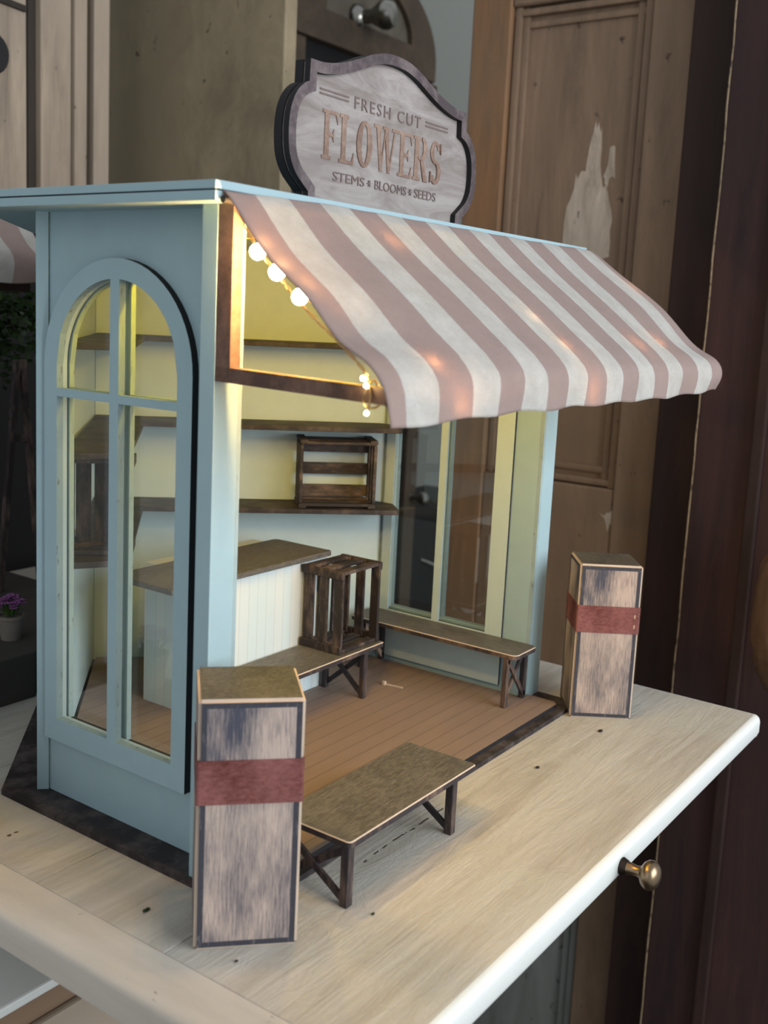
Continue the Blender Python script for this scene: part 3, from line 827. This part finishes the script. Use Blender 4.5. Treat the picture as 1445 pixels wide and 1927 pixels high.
# mouldings round the panels (chamfered at the upper corner)
b = bm_new()
for y in (64.3-.6, 62.9, 47.6, 48.7):
    dplate(b, Y(y)-.45, Y(y)+.45, Z(11.2), Z(66.2), DX-.6+.5*(y in (62.9, 48.7)), DX+.5)
for z in (11.8, 13.2, 65.5, 64.2):
    dplate(b, Y(47.0)+.02, Y(64.3)-.02, Z(z)-.4, Z(z)+.4, DX-.56+.5*(z in (13.2, 64.2)), DX+.46)
obj('panel_moulding', b, 'doorbrown', dr, bevel=.25, seg=2)
b = bm_new()
for y in (64.3-.6, 62.9, 47.6, 48.7):
    dplate(b, Y(y)-.45, Y(y)+.45, -75, Z(-16), DX-.6+.5*(y in (62.9, 48.7)), DX+.5)
obj('panel_moulding', b, 'doorblue', dr, bevel=.25, seg=2)
def blob(pts, mat, name, x):
    b = bm_new(); P = []
    n = len(pts)
    for i in range(n):
        a, c = pts[i], pts[(i+1) % n]
        for k in range(4):
            q = k/4; P.append((Y(a[0]+(c[0]-a[0])*q)+random.uniform(-.16, .16), Z(a[1]+(c[1]-a[1])*q)+random.uniform(-.7, .7)))
    plate(b, P, [], lambda u, v, q: (x-.05+.06*q, u, v)); return obj(name, b, mat, pn)
from_px = lambda u, v: (u, v)
blob([(54.2, 47.8), (53.5, 53.0), (52.5, 51.5), (52.0, 46.0), (50.6, 43.5), (50.5, 38), (53.0, 35.0), (56.2, 37.2), (56.4, 41.5), (55.3, 46.5)], 'doorpale', 'scraped_patch', DX+.4)
blob([(51.0, 50.6), (50.6, 46.5), (51.6, 45.2), (51.9, 47.0)], 'doorpale', 'scraped_patch', DX+.4)
blob([(60.0, 36), (59.4, 45.5), (58.4, 44.5), (57.8, 36)], 'doorbrown', 'scraped_patch', DX+.4)
blob([(48.6, 8.4), (46.6, 9.2), (46.2, 7.2), (47.4, 6.6)], 'doorpale', 'scraped_patch', DX-1.0)

# dark mahogany doors, each one leaf
ddk = thing('mahogany_cupboard_door', 'dark reddish mahogany cupboard door with a chipped cream line, right edge of view', 'door', (DX, 40, -75))
b = bm_new(); box(b, DX-3.5, DX-.5, Y(37.0), Y(41.6), -75, Z(90)); obj('black_stile', b, 'mahdark', ddk, bevel=.2)
b = bm_new(); box(b, DX-5.5, DX-2.0, Y(16), Y(36.6), -75, Z(90)); obj('door_leaf', b, 'mahogany', ddk, bevel=.3)
b = bm_new(); tube(b, [(DX-5.4, Y(36.5)+random.uniform(-.07, .07), z) for z in range(-74, 100, 3)], .11, 6); obj('chipped_edge', b, 'mahline', ddk)
b = bm_new(); box(b, DX-6.3, DX-5.6, Y(29.3), Y(30.6), -75, Z(90)); obj('door_batten', b, 'mahdark', ddk, bevel=.2)

# grey board and weathered cupboard on the left
b = bm_new(); box(b, 90, 92, 78.4, 114, -75, 95)
tag(rebase(obj('cabinet_side_panel', b, 'board', bevel=.2), (91, 95, -75)), 'mottled olive grey wooden panel standing behind the stall roof', 'panel')
cup = thing('weathered_cupboard', 'bare grey weathered cupboard with vertical mouldings at upper left', 'cupboard', (75, 105, 34))
b = bm_new(); box(b, 40, 83.2, 100.6, 106, 38, 100); obj('cupboard_body', b, 'cupboard', cup)
for xa, xb, yf, mt in ((73.6, 74.5, 100.2, 'cupdark'), (74.6, 78.6, 99.4, 'cupboard'), (78.7, 80.4, 98.9, 'cupboard'), (80.4, 81.1, 100.0, 'cupdark'), (81.1, 83.3, 98.6, 'cupboard')):
    b = bm_new(); box(b, xa, xb, yf, 100.7, 38, 100); obj('moulding', b, mt, cup, bevel=.15)
b = bm_new(); bar(b, (55, 100.4, 61.5), (73.4, 100.4, 60.2), .5, .6); obj('panel_groove', b, 'cupdark', cup)
b = bm_new(); lathe(b, [(2.2, 0), (2.0, .3), (.1, .32)], (69.3, 100.6, 55.0), (0, -1, 0), 24); obj('burn_mark', b, 'burnt', cup)
# niche under the cupboard, its darkness drawn as a black sheet
b = bm_new(); box(b, 20, 89.5, 107, 109, -75, 38); tag(rebase(obj('niche_dark_sheet', b, 'black'), (55, 108, -75)), 'black sheet standing in for the darkness of the niche under the cupboard', 'panel')

# arched cabinet / clock with a nickel knob
ac = thing('arched_cabinet', 'dark brown arched cabinet with a nickel knob behind the roof sign', 'cabinet', (141, 110, -75))
def xz(y0, y1): return lambda u, v, q: (u, y0+(y1-y0)*q, v)
def ell(xc, zc, a, c, n=26): return [(xc+a*math.cos(math.pi*k/n), zc+c*math.sin(math.pi*k/n)) for k in range(n+1)]
b = bm_new(); plate(b, [(121.5, -75), (161.8, -75), (161.8, 72.5), (160, 72.5)]+ell(140.9, 72.6, 19.1, 13)[1:-1]+[(121.8, 72.5), (121.5, 72.5)], [], xz(106.5, 112)); obj('cabinet_body', b, 'arch', ac)
b = bm_new(); plate(b, [(121.8, 70)]+[(160.0, 70)]+ell(140.9, 72.6, 19.1, 13), [[(129.4, 74.6)]+[(152.4, 74.6)]+ell(140.9, 74.7, 11.5, 7.6)], xz(104.6, 106.4)); obj('arched_surround', b, 'arch', ac, bevel=.2, seg=1)
b = bm_new(); plate(b, [(129.0, 74.2)]+[(152.8, 74.2)]+ell(140.9, 74.7, 11.9, 8.0), [], xz(105.6, 106.4)); obj('door_panel', b, 'panelgrey', ac)
b = bm_new(); lathe(b, [(2.0, 0), (1.9, .6), (1.1, 1.3), (1.0, 2.4), (1.5, 3.2), (2.1, 4.2), (2.2, 5.2), (1.7, 6.2), (.3, 6.8)], (138.0, 105.5, 75.6), (.25, -1, .02), 28)
obj('cabinet_knob', b, 'nickel', ac, smooth=40)
for x0, x1 in ((121.6, 125.6), (158.0, 161.7)):
    b = bm_new(); box(b, x0, x1, 105.2, 106.4, -75, 69.9); obj('side_stile', b, 'arch', ac, bevel=.2)
b = bm_new(); box(b, 125.7, 157.9, 106.0, 106.45, -75, 69.9); obj('dark_opening', b, 'black', ac)  # flat black put in for the unlit opening below the rail
b = bm_new(); lathe(b, [(.7, 0), (.5, .5), (.5, 1.4), (1.1, 1.9), (1.25, 2.7), (.9, 3.4), (.1, 3.7)], (160.2, 105.2, -3.0), (0, -1, 0), 24)
obj('cabinet_knob', b, 'nickel', ac, smooth=40)
tk = thing('black_trunk', 'black trunk with a curved metal handle, seen through the far stall window', 'trunk', (176, 112, -75))
b = bm_new(); box(b, 162.4, 196, 106, 125, -75, -7); obj('trunk_body', b, 'black', tk, bevel=.6, seg=2)
b = bm_new(); tube(b, spl_([(166, 106, -16), (168.5, 102.5, -18), (170, 101.5, -23), (170.3, 102.5, -28), (170, 106, -31)]), .35, 8)
obj('trunk_handle', b, 'nickel', tk, smooth=60)

# ------------------------------------------------------------------ second stall's awning and plants at the left, behind
sa = thing('striped_stall_awning', 'second striped awning on a dark frame behind the stall, far left', 'awning', (50, 90, 0))
make_awning('awning_cloth', 34, 34, 59.4, 59.6, 34.5, 2.3, sa, 'cloth', dz=5.6, dy=53, wob=1)
b = bm_new()
for x in (36, 58):
    box(b, x-.5, x+.5, 88.2, 89.2, 3.6, 39.8)
    bar(b, (x, 88.5, 30.8), (x, 79.2, 30.8), .6, .7)
box(b, 36, 58, 88.3, 89.1, 38.6, 39.4); box(b, 36, 58, 79, 79.5, 30.5, 31.2)
obj('awning_frame', b, 'mahdark', sa)
b = bm_new(); prism(b, [(30, 64.7), (48.0, 64.7), (61, 77.9), (61, 90), (30, 90)], 0, 3.6)
tag(rebase(obj('plank_step', b, 'step', bevel=.15), (35, 78, 0)), 'old grey plank platform on the table behind the stall', 'platform')
# keep the frame's feet on the platform
def potted(label, loc, petal, sc_=1.0, group=None):
    t = thing('potted_flower', label, 'potted plant', (0, 0, 0), group)
    b = bm_new(); lathe(b, [(1.05*sc_, 0), (1.35*sc_, 2.3*sc_), (1.45*sc_, 2.35*sc_), (1.45*sc_, 2.7*sc_), (1.25*sc_, 2.7*sc_), (1.2*sc_, 2.4*sc_), (.1, 2.35*sc_)], (0, 0, 0), n=28)
    obj('pot', b, 'pot', t, smooth=40)
    b = bm_new()
    for k in range(46):
        a = random.uniform(0, 6.28); r = random.uniform(.2, 1.5)*sc_; l = random.uniform(1.0, 2.0)*sc_
        p = Vector((math.cos(a)*r*.5, math.sin(a)*r*.5, 2.4*sc_)); q = Vector((math.cos(a)*r*1.2, math.sin(a)*r*1.2, 2.4*sc_+l))
        s = Vector((-math.sin(a), math.cos(a), 0))*.13*sc_
        m_ = (p+q)/2+Vector((0, 0, .2))
        v = [b.verts.new(c) for c in (p, m_+s, q, m_-s, m_+Vector((0, 0, .06)))]
        b.faces.new((v[0], v[1], v[4])); b.faces.new((v[1], v[2], v[4])); b.faces.new((v[2], v[3], v[4])); b.faces.new((v[3], v[0], v[4]))
    obj('leaves', b, 'leaf', t)
    b = bm_new()
    for k in range(34):
        a = random.uniform(0, 6.28); u = random.uniform(0, 1); r = math.sqrt(u)*1.35*sc_
        c = Vector((math.cos(a)*r, math.sin(a)*r, (4.7-.9*u)*sc_+random.uniform(-.2, .2)))
        for j in range(5):
            aa = j*1.257+a; d = Vector((math.cos(aa), math.sin(aa), .25))*.3*sc_
            ball(b, c+d, .2*sc_, 1, (1, 1, .35))
    obj('petals', b, petal, t, smooth=True)
    t.location = Vector(loc)*S
    return t
potted('violet flower in a grey pot on the old plank platform at far left', (48.6, 68.6, 3.6), 'petal_dark', .72)
potted('lilac flower in a beige pot outside the arched window', (30.9, 51.1, 4.6), 'petal', .85)
b = bm_new(); box(b, 29.2, 33.0, 49, 53, 0, 4.6); tag(rebase(obj('wooden_block', b, 'step', bevel=.1), (31, 51, 0)), 'grey wooden block under the lilac flower pot', 'block')
# little A-frame trellis
tr = thing('a_frame_trellis', 'little wooden A-frame trellis in the dark behind the left wall', 'trellis', (0, 0, 0))
b = bm_new(); bar(b, (-2.2, 0, 0), (-.25, 0, 20.5), .5, .5, (0, 1, 0)); obj('leg', b, 'crate', tr)
b = bm_new(); bar(b, (2.2, 0, 0), (.25, 0, 20.5), .5, .5, (0, 1, 0)); obj('leg', b, 'crate', tr)
b = bm_new(); box(b, -.9, .9, -.2, .2, 13.6, 14.2); obj('rung', b, 'crate', tr)
b = bm_new(); box(b, -.55, .55, -.3, .3, 20, 20.9); obj('top_cap', b, 'crate', tr)
place(tr, (58.1, 80.5, 3.6))
# dark foliage behind it
b = bm_new()
for k in range(700):
    c = Vector((random.gauss(0, 3.2), random.gauss(0, 1.6), random.gauss(0, 2.4)))
    d = Vector((random.uniform(-1, 1), random.uniform(-1, 1), random.uniform(-.6, 1))).normalized()*random.uniform(.7, 1.5)
    s = d.cross(Vector((random.random(), random.random(), random.random()))).normalized()*.35
    v = [b.verts.new(Vector((64, 93, 27))+c+q) for q in (Vector(), d*.5+s, d, d*.5-s)]
    b.faces.new(v)
bush = thing('leafy_shrub', 'dark green leafy shrub behind the plank platform', 'shrub', (64, 93, 0))
obj('foliage', b, 'moss', bush)
b = bm_new(); tube(b, [(64, 93, 0), (63.6, 93, 12), (64.2, 93, 23)], .35, 8); obj('stem', b, 'crate', bush)

# knitted hanging bundle at the right edge
b = bm_new(); ball(b, (0, 0, 0), 1, 4)
for v in b.verts:
    v.co = Vector((v.co.x*2.6, v.co.y*3.2, v.co.z*8.4))
    v.co += v.co.normalized()*(.3*math.sin(v.co.z*5.5)*math.sin(math.atan2(v.co.y, v.co.x)*14))
    v.co += Vector((104, 24.2, 3.2))
tag(rebase(obj('knitted_bundle', b, 'knit', smooth=True), (104, 24, 3.2)), 'brown chunky knitted bundle hanging at the right edge', 'knitwear')

# white drawer front and boards under the table at lower left
t = thing('side_cabinet', 'white topped side cabinet with brown front below the table end, lower left corner', 'cabinet', (25, 60, -75))
b = bm_new(); box(b, 0, 44.5, 45.2, 80, -8.6, -8); obj('cabinet_top', b, 'white', t, bevel=.15)
b = bm_new(); box(b, 1, 44, 46.1, 79, -75, -8.6); obj('cabinet_body', b, 'doorbrown', t)
b = bm_new(); box(b, 1.5, 43.5, 45.5, 46.1, -14.5, -10.6); obj('drawer_front', b, 'cupboard', t, bevel=.2)
b = bm_new(); box(b, 1, 44, 44.8, 46.1, -16.6, -15.4); obj('front_ledge', b, 'doorblue', t, bevel=.15)

# crumbs lying on the tabletop
for (x, y, r, mt, lb) in ((33.64, 36.6, .22, 'moss', 'green moss crumb on the table beside the dark base board'),
                          (33.45, 30.3, .12, 'soil', 'dark crumb on the table below the nearest pillar box'),
                          (71.4, 28.9, .26, 'soil', 'brown bark crumb on the table just before the far pillar box'),
                          (62.3, 29.5, .2, 'soil', 'brown bark crumb on the open table before the deck edge'),
                          (40.7, 27.7, .13, 'moss', 'green crumb on the table beside the front bench leg')):
    b = bm_new(); ball(b, (x, y, .06), r, 2, (1, .5, .25))
    for v in b.verts: v.co += Vector((random.uniform(-1, 1), random.uniform(-1, 1), random.uniform(0, .4)))*r*.3
    tag(rebase(obj('crumb', b, mt), (x, y, 0)), lb, 'crumb')
